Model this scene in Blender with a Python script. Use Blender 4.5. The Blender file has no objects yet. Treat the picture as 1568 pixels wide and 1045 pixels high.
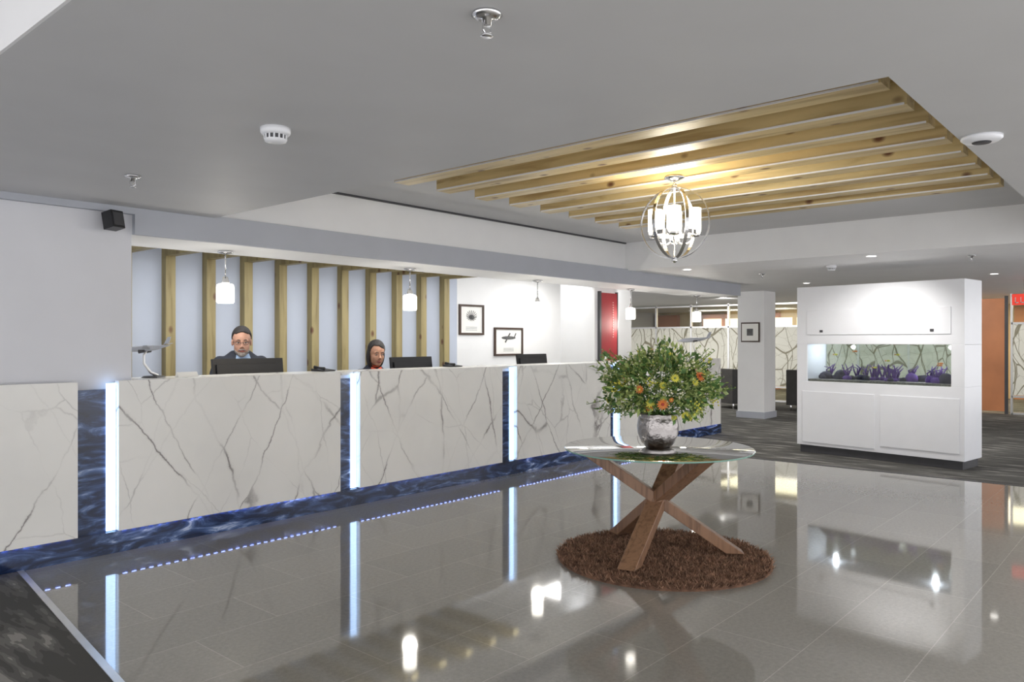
import bpy, math, random
from mathutils import Vector, Matrix, Euler
random.seed(7)
S=bpy.context.scene
S.view_settings.view_transform='Standard'
S.view_settings.look='None'
S.view_settings.exposure=.25
# ------------------------------------------------------------------ materials
def newmat(name):
    m=bpy.data.materials.new(name); m.use_nodes=True
    nt=m.node_tree; b=nt.nodes['Principled BSDF']
    return m,nt,b
def pm(name,col,rough=.5,metal=0,emit=None,es=0,noise=0,nscale=8,spec=None,bump=0,bscale=60):
    m,nt,b=newmat(name)
    b.inputs['Base Color'].default_value=(*col,1)
    b.inputs['Roughness'].default_value=rough
    b.inputs['Metallic'].default_value=metal
    if spec is not None: b.inputs['Specular IOR Level'].default_value=spec
    if emit:
        b.inputs['Emission Color'].default_value=(*emit,1); b.inputs['Emission Strength'].default_value=es
    tc=nt.nodes.new('ShaderNodeTexCoord')
    if noise>0:
        n=nt.nodes.new('ShaderNodeTexNoise'); n.inputs['Scale'].default_value=nscale; n.inputs['Detail'].default_value=5
        nt.links.new(tc.outputs['Object'],n.inputs['Vector'])
        r=nt.nodes.new('ShaderNodeValToRGB')
        r.color_ramp.elements[0].position=.3; r.color_ramp.elements[1].position=.7
        r.color_ramp.elements[0].color=(*[max(0,c*(1-noise)) for c in col],1)
        r.color_ramp.elements[1].color=(*[min(1,c*(1+noise)) for c in col],1)
        nt.links.new(n.outputs['Fac'],r.inputs['Fac']); nt.links.new(r.outputs['Color'],b.inputs['Base Color'])
    if bump>0:
        n2=nt.nodes.new('ShaderNodeTexNoise'); n2.inputs['Scale'].default_value=bscale
        nt.links.new(tc.outputs['Object'],n2.inputs['Vector'])
        bp=nt.nodes.new('ShaderNodeBump'); bp.inputs['Strength'].default_value=bump; bp.inputs['Distance'].default_value=.01
        nt.links.new(n2.outputs['Fac'],bp.inputs['Height']); nt.links.new(bp.outputs['Normal'],b.inputs['Normal'])
    return m
def N(nt,t,**k):
    n=nt.nodes.new(t)
    for a,v in k.items():
        if a in n.inputs.keys(): n.inputs[a].default_value=v
        else: setattr(n,a,v)
    return n
def ramp(nt,stops):
    r=nt.nodes.new('ShaderNodeValToRGB'); cr=r.color_ramp
    while len(cr.elements)<len(stops): cr.elements.new(.5)
    for e,(p,c) in zip(cr.elements,stops): e.position=p; e.color=(*c,1)
    return r
def g(v): return (v,v,v)
def marble():
    m,nt,b=newmat('white_marble'); L=nt.links.new
    tc=N(nt,'ShaderNodeTexCoord')
    nz=N(nt,'ShaderNodeTexNoise',Scale=1.6,Detail=6,Roughness=.6); L(tc.outputs['Object'],nz.inputs['Vector'])
    sc=N(nt,'ShaderNodeVectorMath',operation='SCALE'); sc.inputs['Scale'].default_value=.22
    L(nz.outputs['Color'],sc.inputs[0])
    ad=N(nt,'ShaderNodeVectorMath',operation='ADD'); L(tc.outputs['Object'],ad.inputs[0]); L(sc.outputs[0],ad.inputs[1])
    masks=[]
    for ang,scx,scz,w,off,sd in ((28,1.7,.32,.0050,(0,0,0),3),(-30,1.8,.38,.0060,(3.3,0,1.7),8),(60,1.2,2.4,.004,(7,0,4),13)):
        mp=N(nt,'ShaderNodeMapping',vector_type='TEXTURE'); mp.inputs['Rotation'].default_value=(0,math.radians(ang),0)
        mp.inputs['Scale'].default_value=(1/scx,1,1/scz); mp.inputs['Location'].default_value=off
        L(ad.outputs[0],mp.inputs['Vector'])
        v=N(nt,'ShaderNodeTexVoronoi',feature='DISTANCE_TO_EDGE',Scale=1.0); L(mp.outputs[0],v.inputs['Vector'])
        r=ramp(nt,[(0,g(1)),(w*.8,g(.75)),(w*1.8,g(.10)),(w*5,g(0))]); L(v.outputs['Distance'],r.inputs['Fac'])
        mk=N(nt,'ShaderNodeTexNoise',Scale=1.5,Detail=2)
        mp2=N(nt,'ShaderNodeMapping'); mp2.inputs['Location'].default_value=(sd,2,sd*.7)
        L(tc.outputs['Object'],mp2.inputs['Vector']); L(mp2.outputs[0],mk.inputs['Vector'])
        rm=ramp(nt,[(.46,g(0.08)),(.60,g(1))]); L(mk.outputs['Fac'],rm.inputs['Fac'])
        mu=N(nt,'ShaderNodeMath',operation='MULTIPLY'); L(r.outputs['Color'],mu.inputs[0]); L(rm.outputs['Color'],mu.inputs[1])
        masks.append(mu)
    a1=N(nt,'ShaderNodeMath',operation='MAXIMUM'); L(masks[0].outputs[0],a1.inputs[0]); L(masks[1].outputs[0],a1.inputs[1])
    a2=N(nt,'ShaderNodeMath',operation='MAXIMUM'); L(a1.outputs[0],a2.inputs[0])
    h=N(nt,'ShaderNodeMath',operation='MULTIPLY'); h.inputs[1].default_value=.4; L(masks[2].outputs[0],h.inputs[0]); L(h.outputs[0],a2.inputs[1])
    cl=N(nt,'ShaderNodeTexNoise',Scale=2.2,Detail=6); L(ad.outputs[0],cl.inputs['Vector'])
    rc=ramp(nt,[(.3,(.75,.74,.71)),(.5,(.79,.78,.745)),(.75,(.82,.805,.77))]); L(cl.outputs['Fac'],rc.inputs['Fac'])
    mx=N(nt,'ShaderNodeMixRGB'); mx.inputs['Color2'].default_value=(.22,.20,.19,1)
    L(a2.outputs[0],mx.inputs['Fac']); L(rc.outputs['Color'],mx.inputs['Color1']); L(mx.outputs[0],b.inputs['Base Color'])
    b.inputs['Roughness'].default_value=.25
    return m
def granite():
    m,nt,b=newmat('blue_granite'); L=nt.links.new
    tc=N(nt,'ShaderNodeTexCoord'); mp=N(nt,'ShaderNodeMapping'); mp.inputs['Scale'].default_value=(2.0,2.2,8); mp.inputs['Rotation'].default_value=(0,.12,0)
    L(tc.outputs['Object'],mp.inputs['Vector'])
    n=N(nt,'ShaderNodeTexNoise',Scale=1.2,Detail=8,Distortion=1.6,Roughness=.62); L(mp.outputs[0],n.inputs['Vector'])
    r=ramp(nt,[(.3,(.005,.009,.022)),(.47,(.013,.025,.070)),(.56,(.045,.085,.20)),(.63,(.15,.22,.40)),(.70,(.55,.63,.78))]); L(n.outputs['Fac'],r.inputs['Fac'])
    L(r.outputs['Color'],b.inputs['Base Color']); b.inputs['Roughness'].default_value=.15
    return m
def wood(name,c1,c2,knots=True,axis=1,rough=.5,k=6,ks=2.2):
    m,nt,b=newmat(name); L=nt.links.new
    tc=N(nt,'ShaderNodeTexCoord'); mp=N(nt,'ShaderNodeMapping')
    s=[k,k,k]; s[axis]=k*.09; mp.inputs['Scale'].default_value=s
    L(tc.outputs['Object'],mp.inputs['Vector'])
    n=N(nt,'ShaderNodeTexNoise',Scale=2.5,Detail=7,Distortion=.8); L(mp.outputs[0],n.inputs['Vector'])
    r=ramp(nt,[(.3,c2),(.5,c1),(.72,tuple(min(1,x*1.15) for x in c1))]); L(n.outputs['Fac'],r.inputs['Fac'])
    out=r.outputs['Color']
    if knots:
        mp2=N(nt,'ShaderNodeMapping'); s2=[2.4,2.4,2.4]; s2[axis]=1.5; mp2.inputs['Scale'].default_value=s2
        L(tc.outputs['Object'],mp2.inputs['Vector'])
        v=N(nt,'ShaderNodeTexVoronoi',Scale=ks); L(mp2.outputs[0],v.inputs['Vector'])
        r2=ramp(nt,[(.06,g(1)),(.11,g(.7)),(.18,g(0))]); L(v.outputs['Distance'],r2.inputs['Fac'])
        mx=N(nt,'ShaderNodeMixRGB'); mx.inputs['Color2'].default_value=(.13,.05,.02,1)
        L(r2.outputs['Color'],mx.inputs['Fac']); L(out,mx.inputs['Color1']); out=mx.outputs[0]
    L(out,b.inputs['Base Color']); b.inputs['Roughness'].default_value=rough
    return m
def tile():
    m,nt,b=newmat('polished_tile'); L=nt.links.new
    tc=N(nt,'ShaderNodeTexCoord')
    br=N(nt,'ShaderNodeTexBrick'); br.offset=.5; br.inputs['Scale'].default_value=1
    br.inputs['Brick Width'].default_value=.9; br.inputs['Row Height'].default_value=.45; br.inputs['Mortar Size'].default_value=.0022
    br.inputs['Color1'].default_value=(.25,.243,.222,1); br.inputs['Color2'].default_value=(.275,.265,.242,1); br.inputs['Mortar'].default_value=(.37,.36,.33,1)
    L(tc.outputs['Object'],br.inputs['Vector'])
    n=N(nt,'ShaderNodeTexNoise',Scale=45,Detail=5,Roughness=.7); L(tc.outputs['Object'],n.inputs['Vector'])
    r=ramp(nt,[(.3,g(.84)),(.7,g(1.1))]); L(n.outputs['Fac'],r.inputs['Fac'])
    mx=N(nt,'ShaderNodeMixRGB',blend_type='MULTIPLY'); mx.inputs['Fac'].default_value=1
    L(br.outputs['Color'],mx.inputs['Color1']); L(r.outputs['Color'],mx.inputs['Color2']); L(mx.outputs[0],b.inputs['Base Color'])
    b.inputs['Roughness'].default_value=.05; b.inputs['IOR'].default_value=1.75
    return m
def carpet():
    m,nt,b=newmat('striped_carpet'); L=nt.links.new
    tc=N(nt,'ShaderNodeTexCoord'); mp=N(nt,'ShaderNodeMapping'); mp.inputs['Scale'].default_value=(7,1.1,1)
    L(tc.outputs['Object'],mp.inputs['Vector'])
    n=N(nt,'ShaderNodeTexNoise',Scale=1.6,Detail=3); L(mp.outputs[0],n.inputs['Vector'])
    r=ramp(nt,[(.40,(.055,.053,.048)),(.48,(.085,.082,.075)),(.56,(.13,.125,.115)),(.62,(.24,.23,.21))]); r.color_ramp.interpolation='CONSTANT'
    L(n.outputs['Fac'],r.inputs['Fac']); L(r.outputs['Color'],b.inputs['Base Color']); b.inputs['Roughness'].default_value=.95
    return m
def film():
    m,nt,b=newmat('frosted_film_branches'); L=nt.links.new
    tc=N(nt,'ShaderNodeTexCoord'); 
    nz=N(nt,'ShaderNodeTexNoise',Scale=.7,Detail=2); L(tc.outputs['Object'],nz.inputs['Vector'])
    ad=N(nt,'ShaderNodeVectorMath',operation='ADD'); L(tc.outputs['Object'],ad.inputs[0]); L(nz.outputs['Color'],ad.inputs[1])
    outs=[]
    for rot,s,sc_,w in ((.5,(1,1.5,.6),1.3,.013),(-.7,(1,1.9,.5),1.5,.010),(0,(1,2.5,2.0),2.2,.008)):
        mp=N(nt,'ShaderNodeMapping'); mp.inputs['Scale'].default_value=s; mp.inputs['Rotation'].default_value=(rot,0,0); L(ad.outputs[0],mp.inputs['Vector'])
        v=N(nt,'ShaderNodeTexVoronoi',feature='DISTANCE_TO_EDGE',Scale=sc_); L(mp.outputs[0],v.inputs['Vector'])
        r=ramp(nt,[(0,g(1)),(w,g(1)),(w*1.8,g(0))]); L(v.outputs['Distance'],r.inputs['Fac']); outs.append(r)
    mm=N(nt,'ShaderNodeMath',operation='MAXIMUM'); L(outs[0].outputs['Color'],mm.inputs[0]); L(outs[1].outputs['Color'],mm.inputs[1])
    h=N(nt,'ShaderNodeMath',operation='MULTIPLY'); h.inputs[1].default_value=.55; L(outs[2].outputs['Color'],h.inputs[0])
    mm2=N(nt,'ShaderNodeMath',operation='MAXIMUM'); L(mm.outputs[0],mm2.inputs[0]); L(h.outputs[0],mm2.inputs[1])
    mx=N(nt,'ShaderNodeMixRGB'); mx.inputs['Color1'].default_value=(.72,.71,.63,1); mx.inputs['Color2'].default_value=(.24,.22,.15,1)
    L(mm2.outputs[0],mx.inputs['Fac']); L(mx.outputs[0],b.inputs['Base Color']); b.inputs['Roughness'].default_value=.5
    return m
def thinglass(name,tint=(.93,.97,.95),gl=.06):
    m=bpy.data.materials.new(name); m.use_nodes=True; nt=m.node_tree; nt.nodes.clear(); L=nt.links.new
    o=N(nt,'ShaderNodeOutputMaterial'); mx=N(nt,'ShaderNodeMixShader'); t=N(nt,'ShaderNodeBsdfTransparent'); t.inputs['Color'].default_value=(*tint,1)
    gg=N(nt,'ShaderNodeBsdfGlossy'); gg.inputs['Roughness'].default_value=.02
    f=N(nt,'ShaderNodeFresnel'); f.inputs['IOR'].default_value=1.5
    L(f.outputs[0],mx.inputs[0]); L(t.outputs[0],mx.inputs[1]); L(gg.outputs[0],mx.inputs[2]); L(mx.outputs[0],o.inputs[0])
    return m
M_marble=marble(); M_gran=granite(); M_tile=tile(); M_carpet=carpet(); M_film=film()
M_pine=wood('pine_beam',(.58,.45,.22),(.36,.24,.09),ks=2.8)
M_pinez=wood('pine_slat_vertical',(.34,.275,.125),(.23,.175,.07),axis=2)
M_walnut=wood('walnut_leg',(.26,.145,.085),(.13,.065,.035),knots=False,axis=2,rough=.35,k=12)
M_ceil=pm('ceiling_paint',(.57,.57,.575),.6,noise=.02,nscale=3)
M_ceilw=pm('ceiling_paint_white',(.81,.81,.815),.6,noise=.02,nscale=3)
M_wall=pm('wall_paint',(.69,.695,.73),.6,noise=.02,nscale=3)
M_wallw=pm('wall_paint_white',(.82,.82,.82),.6,noise=.02,nscale=3)
M_stripe=pm('office_wall_paint',(.50,.545,.64),.6,noise=.02,nscale=3)
M_fascia=pm('fascia_grey',(.42,.44,.49),.5,noise=.03,nscale=3)
M_dark=pm('black_plastic',(.012,.012,.014),.35,noise=.1)
M_char=pm('charcoal_trim',(.05,.05,.055),.5,noise=.1)
M_chrome=pm('brushed_nickel',(.72,.72,.73),.18,1,noise=.04,nscale=40)
M_white=pm('white_lacquer',(.82,.83,.86),.3,noise=.01)
M_led=pm('led_blue',(.8,.9,1),.4,emit=(.40,.62,1),es=3.4)
M_ledd=pm('led_blue_under',(.8,.9,1),.4,emit=(.25,.34,1),es=16)
M_shade=pm('opal_glass',(1,.97,.9),.3,emit=(1,.95,.85),es=5)
M_shadew=pm('opal_glass_warm',(1,.95,.85),.3,emit=(1,.90,.72),es=7)
M_glass=thinglass('clear_glass'); M_gedge=pm('glass_edge',(.25,.45,.38),.1,noise=.05)
M_alu=pm('aluminium_trim',(.7,.7,.7),.35,.8,noise=.05)
M_paper=pm('paper',(.85,.84,.8),.8,noise=.02)
M_ink=pm('ink_sketch',(.12,.12,.12),.8,noise=.3)
M_frame=pm('dark_wood_frame',(.05,.025,.015),.35,noise=.2)
M_red=pm('red_banner',(.32,.018,.025),.6,noise=.08)
M_redt=pm('banner_lettering',(.55,.25,.24),.7,noise=.1)
M_orange=pm('orange_panel',(.48,.19,.08),.5,noise=.15,nscale=1.5)
M_tan=pm('tan_wall',(.60,.46,.26),.6,noise=.15,nscale=1)
M_leather=pm('dark_leather',(.035,.032,.03),.5,noise=.2)
M_skin=pm('skin',(.46,.255,.18),.55,noise=.06,nscale=30)
M_skin2=pm('skin_tan',(.40,.21,.135),.55,noise=.06,nscale=30)
M_hairk=pm('hair_black',(.015,.012,.011),.7,noise=.3,nscale=60,bump=.4,bscale=90)
M_hairg=pm('beard_grey',(.27,.245,.225),.8,noise=.25,nscale=90,bump=.4,bscale=120)
M_suit=pm('suit_navy',(.018,.022,.035),.8,noise=.15,nscale=40)
M_shirt=pm('shirt_light_blue',(.35,.48,.68),.7,noise=.05)
M_orangecl=pm('blouse_orange_red',(.62,.08,.03),.7,noise=.15)
M_eye=pm('eye_white',(.6,.58,.55),.2,noise=.02); M_iris=pm('iris',(.03,.015,.01),.2,noise=.1); M_lip=pm('lip',(.36,.12,.10),.5,noise=.1)
M_leaf=pm('leaf_green',(.09,.19,.05),.55,noise=.5,nscale=14)
M_leaf2=pm('leaf_olive',(.30,.38,.12),.55,noise=.4,nscale=14)
M_fy=pm('flower_yellow',(.70,.66,.10),.6,noise=.2,nscale=30); M_fo=pm('flower_orange',(.70,.24,.06),.6,noise=.2,nscale=30)
M_fw=pm('flower_cream',(.75,.74,.55),.6,noise=.15,nscale=30)
M_fr=pm('flower_red',(.42,.06,.04),.6,noise=.2,nscale=30); M_fp=pm('flower_pink',(.72,.48,.48),.6,noise=.2,nscale=30); M_fpu=pm('flower_purple',(.30,.20,.38),.6,noise=.2,nscale=30)
M_ham=pm('hammered_silver',(.33,.31,.30),.28,1,noise=.1,bump=.9,bscale=22)
M_rug1=pm('rug_brown',(.17,.092,.058),.95,noise=.5,nscale=18)
M_rug2=pm('rug_brown_light',(.34,.20,.13),.95,noise=.4,nscale=18)
M_coral=pm('coral_purple',(.12,.05,.26),.6,noise=.4,nscale=12); M_rock=pm('reef_rock',(.03,.025,.05),.8,noise=.5,nscale=12)
M_grav=pm('gravel',(.35,.32,.30),.9,noise=.4,nscale=60)
M_exit=pm('exit_red',(.6,.03,.02),.4,emit=(1,.08,.05),es=.5)
M_glow=pm('downlight_lens',(1,1,1),.4,emit=(1,.96,.9),es=6)
M_warmglow=pm('lit_window',(1,.9,.6),.5,emit=(1,.9,.7),es=1.2)
# ------------------------------------------------------------------ mesh builder
class MB:
    def __init__(s): s.v=[];s.f=[];s.m=[];s.sm=[];s.mats=[]
    def mi(s,mat):
        if mat not in s.mats: s.mats.append(mat)
        return s.mats.index(mat)
    def add(s,vs,fs,mat,smooth=False,M=None):
        o=len(s.v); i=s.mi(mat)
        for p in vs:
            p=Vector(p); s.v.append(M@p if M else p)
        for f in fs: s.f.append([o+k for k in f]); s.m.append(i); s.sm.append(smooth)
    def box(s,x0,x1,y0,y1,z0,z1,mat,M=None):
        vs=[(x,y,z) for x in (x0,x1) for y in (y0,y1) for z in (z0,z1)]
        s.add(vs,[(0,1,3,2),(4,6,7,5),(0,4,5,1),(2,3,7,6),(0,2,6,4),(1,5,7,3)],mat,False,M)
    def tube(s,pts,r,mat,n=10,closed=False,M=None,caps=True,flat=None):
        pts=[Vector(p) for p in pts]; k=len(pts)
        rs=r if isinstance(r,(list,tuple)) else [r]*k
        vs=[];fs=[]; up=None
        for i,p in enumerate(pts):
            if closed: t=(pts[(i+1)%k]-pts[i-1]).normalized()
            else: t=(pts[min(i+1,k-1)]-pts[max(i-1,0)]).normalized()
            if up is None:
                up=Vector((0,0,1)) if abs(t.z)<.9 else Vector((1,0,0))
            a=t.cross(up)
            if a.length<1e-4: a=t.cross(Vector((0,1,0)))
            a.normalize(); b=a.cross(t).normalized(); up=b
            for j in range(n):
                th=2*math.pi*j/n
                vs.append(p+(a*math.cos(th)+b*math.sin(th))*rs[i])
        m=k if closed else k-1
        for i in range(m):
            for j in range(n):
                a0=i*n+j;a1=i*n+(j+1)%n;b0=((i+1)%k)*n+j;b1=((i+1)%k)*n+(j+1)%n
                fs.append((a0,a1,b1,b0))
        if caps and not closed:
            fs.append(tuple(range(n-1,-1,-1))); fs.append(tuple((k-1)*n+j for j in range(n)))
        s.add(vs,fs,mat,n>6,M)
    def cyl(s,p0,p1,r0,mat,r1=None,n=20,M=None): s.tube([p0,p1],[r0,r0 if r1 is None else r1],mat,n,M=M)
    def lathe(s,prof,c,mat,n=32,M=None,smooth=True):
        vs=[];fs=[]
        for r,z in prof:
            for j in range(n):
                th=2*math.pi*j/n; vs.append((c[0]+r*math.cos(th),c[1]+r*math.sin(th),c[2]+z))
        for i in range(len(prof)-1):
            for j in range(n): fs.append((i*n+j,i*n+(j+1)%n,(i+1)*n+(j+1)%n,(i+1)*n+j))
        s.add(vs,fs,mat,smooth,M)
    def ell(s,c,r,mat,nu=16,nv=10,M=None,keep=None,R=None):
        vs=[];fs=[]
        c=Vector(c)
        for i in range(nv+1):
            ph=math.pi*i/nv
            for j in range(nu):
                th=2*math.pi*j/nu
                p=Vector((r[0]*math.sin(ph)*math.cos(th),r[1]*math.sin(ph)*math.sin(th),r[2]*math.cos(ph)))
                vs.append(c+(R@p if R else p))
        for i in range(nv):
            for j in range(nu):
                f=(i*nu+j,(i+1)*nu+j,(i+1)*nu+(j+1)%nu,i*nu+(j+1)%nu)
                if keep:
                    cc=sum((vs[k] for k in f),Vector())/4-c
                    if not keep(cc): continue
                fs.append(f)
        s.add(vs,fs,mat,True,M)
    def band(s,c,R,w,t,Mx,mat,n=56):
        vs=[];fs=[]
        for j in range(n):
            th=2*math.pi*j/n
            for rr,zz in ((R-t/2,-w/2),(R+t/2,-w/2),(R+t/2,w/2),(R-t/2,w/2)):
                vs.append(Vector(c)+Mx@Vector((rr*math.cos(th),rr*math.sin(th),zz)))
        for j in range(n):
            for q in range(4):
                a=j*4+q;b=j*4+(q+1)%4;c2=((j+1)%n)*4+(q+1)%4;d=((j+1)%n)*4+q
                fs.append((a,b,c2,d))
        s.add(vs,fs,mat,False)
    def build(s,name,origin=(0,0,0),bevel=0,parent=None,seg=2):
        o=Vector(origin); me=bpy.data.meshes.new(name)
        me.from_pydata([v-o for v in s.v],[],s.f)
        for m in s.mats: me.materials.append(m)
        for p,i,sm in zip(me.polygons,s.m,s.sm): p.material_index=i; p.use_smooth=sm
        me.update()
        ob=bpy.data.objects.new(name,me); ob.location=o; S.collection.objects.link(ob)
        if bevel:
            b=ob.modifiers.new('bevel','BEVEL'); b.width=bevel; b.segments=seg; b.limit_method='ANGLE'
        if parent:
            ob.parent=parent; ob.location=o-parent.location
        return ob
def empty(name,loc):
    e=bpy.data.objects.new(name,None); e.location=loc; e.empty_display_size=.1; S.collection.objects.link(e); return e
# ------------------------------------------------------------------ ROOM
LIP=.79
b=MB(); b.box(-3,9.15,-3,8.1,-.1,0,M_tile); b.build('floor')
b=MB(); b.box(9.15,23,-3,13.5,-.1,.0,M_carpet); b.box(9.13,9.17,-3,5.5,-.05,.004,M_char); b.build('floor_carpet')
b=MB(); 
P=[(1.60,5.50),(1.06,1.0),(-2.9,1.0),(-2.9,5.50)]
vs=[(x,y,z) for z in (0,.008) for x,y in P]
b.add(vs,[(0,1,2,3),(7,6,5,4),(0,4,5,1),(1,5,6,2),(2,6,7,3),(3,7,4,0)],M_carpet)
d=Vector((1.60-1.06,4.50,0)); ln=d.length; ang=math.atan2(d.y,d.x)
Mx=Matrix.Translation((1.06,1.0,0))@Matrix.Rotation(ang,4,'Z')
b.box(0,ln,-.035,.0,0,.011,M_alu,Mx)
b.build('entrance_carpet')
b=MB()
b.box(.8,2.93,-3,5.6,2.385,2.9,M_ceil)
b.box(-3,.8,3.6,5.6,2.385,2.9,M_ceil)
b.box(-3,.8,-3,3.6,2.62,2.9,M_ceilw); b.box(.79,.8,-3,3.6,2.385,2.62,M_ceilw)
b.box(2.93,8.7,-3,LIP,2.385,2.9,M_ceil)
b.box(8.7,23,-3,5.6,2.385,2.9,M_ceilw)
b.box(12.1,23,5.6,13.5,2.385,2.9,M_ceilw)
b.box(10.6,12.1,6.25,13.5,2.385,2.9,M_ceilw)
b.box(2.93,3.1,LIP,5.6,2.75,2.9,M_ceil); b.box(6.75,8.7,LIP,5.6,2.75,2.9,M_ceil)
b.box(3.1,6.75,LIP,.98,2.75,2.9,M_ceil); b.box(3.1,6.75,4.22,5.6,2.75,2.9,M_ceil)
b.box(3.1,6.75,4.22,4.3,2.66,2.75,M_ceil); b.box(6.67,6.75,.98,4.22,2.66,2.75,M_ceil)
b.box(3.1,6.75,.98,4.22,2.88,2.95,M_pine)
b.box(2.34,12.1,5.6,6.25,2.2,2.9,M_ceilw)
b.box(2.34,10.6,6.25,8.1,2.45,2.9,M_ceilw)
b.build('ceiling')
b=MB(); b.box(2.34,12.1,5.555,5.6,2.2,2.40,M_fascia); b.box(-3,2.34,5.555,5.6,2.34,2.385,M_fascia); b.box(12.1,12.14,5.555,6.25,2.2,2.40,M_fascia)
b.box(2.34,8.69,5.57,5.6,2.735,2.75,M_char); b.build('trim_1')  # charcoal strip draws the shadow gap under the recess ceiling
b=MB()
x=3.15
while x<6.6:
    b.box(x,x+.14,.99,4.21,2.57,2.85,M_pine); b.box(x-.006,x,1.0,4.2,2.57,2.580,M_ceilw); x+=.41
b.build('ceiling_wood_beams',origin=(4.9,2.6,2.85))
b=MB(); b.box(-3,2.34,5.61,8.1,0,2.9,M_wall); b.build('wall_left')
b=MB(); b.box(2.34,7.95,8.0,8.1,0,2.45,M_stripe); b.box(7.95,10.6,8.0,8.1,0,2.45,M_wallw); b.box(10.5,10.6,6.8,8.0,0,2.45,M_wallw); b.build('wall_back')
b=MB(); b.box(8.86,9.43,6.2,6.8,0,2.45,M_wallw); b.box(9.43,10.6,6.7,6.8,0,2.45,M_wallw); b.build('wall_pier')
b=MB(); b.box(10,23,13.5,13.6,0,2.9,M_wall); b.build('wall_far')
b=MB(); b.box(22.9,23,-3,13.5,0,2.9,M_tan)
for i in range(9): b.box(22.7,22.9,-1+1.7*i,-.2+1.7*i,0,2.3,M_orange)
b.build('wall_end')
b=MB()
for k in range(11):
    x=3.20+.44*k
    b.box(x,x+.10,7.9,8.0,0,2.45,M_pinez)
    b.box(x,x+.10,6.60,7.9,2.33,2.45,M_pinez)
b.build('wall_wood_slats',origin=(5,8,0))
for nm,y0,y1 in (('window_1',3.42,12.65),('window_3',-1,2.58)):
    b=MB(); n=round((y1-y0)/1.05)
    for i in range(n+1):
        y=y0+(y1-y0)*i/n; b.box(17.97,18.03,y-.02,y+.02,0,2.385,M_alu)
    for z in (.0,.33,1.78,2.32): b.box(17.97,18.03,y0,y1,z,z+.04,M_alu)
    b.box(17.99,18.0,y0,y1,.38,1.78,M_film)
    b.box(18.005,18.01,y0,y1,0,2.385,M_glass)
    b.build(nm,origin=(18,(y0+y1)/2,0))
b=MB(); b.box(17.98,18.02,2.70,3.30,.05,2.3,M_orange); b.box(17.98,18.02,2.64,2.70,.0,2.35,M_char); b.box(17.98,18.02,3.30,3.36,.0,2.35,M_char); b.cyl((17.93,3.22,.9),(17.93,3.22,1.3),.012,M_chrome); b.box(17.93,17.98,3.215,3.225,.92,.94,M_chrome); b.box(17.93,17.98,3.215,3.225,1.26,1.28,M_chrome)
b.build('door_1',origin=(18,3,0))
b=MB()
for i in range(9):
    b.box(22.6,22.65,5.0+i*.75,5.6+i*.75,1.75,2.15,M_warmglow)
b.build('window_2')
b=MB(); b.box(13.9,14.42,5.9,6.42,0,2.385,M_wallw); b.box(13.88,14.44,5.88,6.44,0,.12,M_fascia); b.build('column')
# lounge armchairs
def armchair(name,x,y,yaw):
    b=MB(); A_=Matrix.Translation((x,y,0))@Matrix.Rotation(yaw,4,'Z')
    b.box(-.36,.36,-.36,.36,.12,.42,M_leather,A_); b.box(-.27,.27,-.38,.24,.42,.50,M_leather,A_)
    b.box(-.42,.42,.26,.42,.12,.85,M_leather,A_); b.box(-.42,-.28,-.36,.30,.12,.62,M_leather,A_); b.box(.28,.42,-.36,.30,.12,.62,M_leather,A_)
    for sx in (-.34,.34):
        for sy in (-.3,.34): b.cyl((sx,sy,0),(sx,sy,.13),.02,M_chrome,n=10,M=A_)
    b.build(name,origin=(x,y,0),bevel=.03)
armchair('lounge_armchair',15.9,7.35,math.radians(60)); armchair('lounge_armchair.001',16.3,5.9,math.radians(100)); armchair('lounge_armchair.002',16.2,9.4,math.radians(-60))
# ------------------------------------------------------------------ RECEPTION COUNTER
cnt=empty('reception_counter',(6,5.6,0))
panels=[(-2.9,-1.6),(-1.4,-.09),(.11,1.95),(2.21,4.05),(4.26,6.15),(6.39,8.21),(8.43,11.3)]
b=MB()
for x0,x1 in panels: b.box(x0,x1,5.50,5.545,.15,1.177,M_marble)
b.build('marble_panels',origin=(6,5.5,0),parent=cnt)
b=MB(); b.box(-2.9,11.3,5.56,5.60,0,1.12,M_gran); b.box(-2.9,11.35,5.515,5.56,0,.145,M_gran); b.build('granite_backing',origin=(6,5.5,0),parent=cnt)
b=MB(); b.box(2.35,11.3,5.56,5.95,1.15,1.177,M_marble); b.box(2.35,11.3,5.60,5.66,0,1.15,M_white)
for x0,x1 in panels[3:]: b.box(x0,x1,5.545,5.56,1.15,1.177,M_marble)
b.box(2.35,8.8,5.66,6.15,.86,.90,M_white); b.box(11.25,11.3,5.66,6.2,0,1.15,M_marble)
for x in (2.4,4.2,6.3,8.3): b.box(x,x+.04,5.66,6.1,0,.86,M_white)
b.build('counter_top_and_desk',origin=(6,5.6,0),parent=cnt)
b=MB()
for x0,x1 in panels[1:]: b.box(x0-.062,x0-.004,5.545,5.56,.15,1.16,M_led)
b.build('led_vertical_strips',origin=(6,5.5,0),parent=cnt)
b=MB()
x=-2.8
while x<11.2:
    if any(x0+.02<x<x1-.05 for x0,x1 in panels): b.box(x,x+.03,5.505,5.513,.1492,.1502,M_ledd)
    x+=.06
b.build('led_under_strip',origin=(6,5.5,0),parent=cnt)
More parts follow.
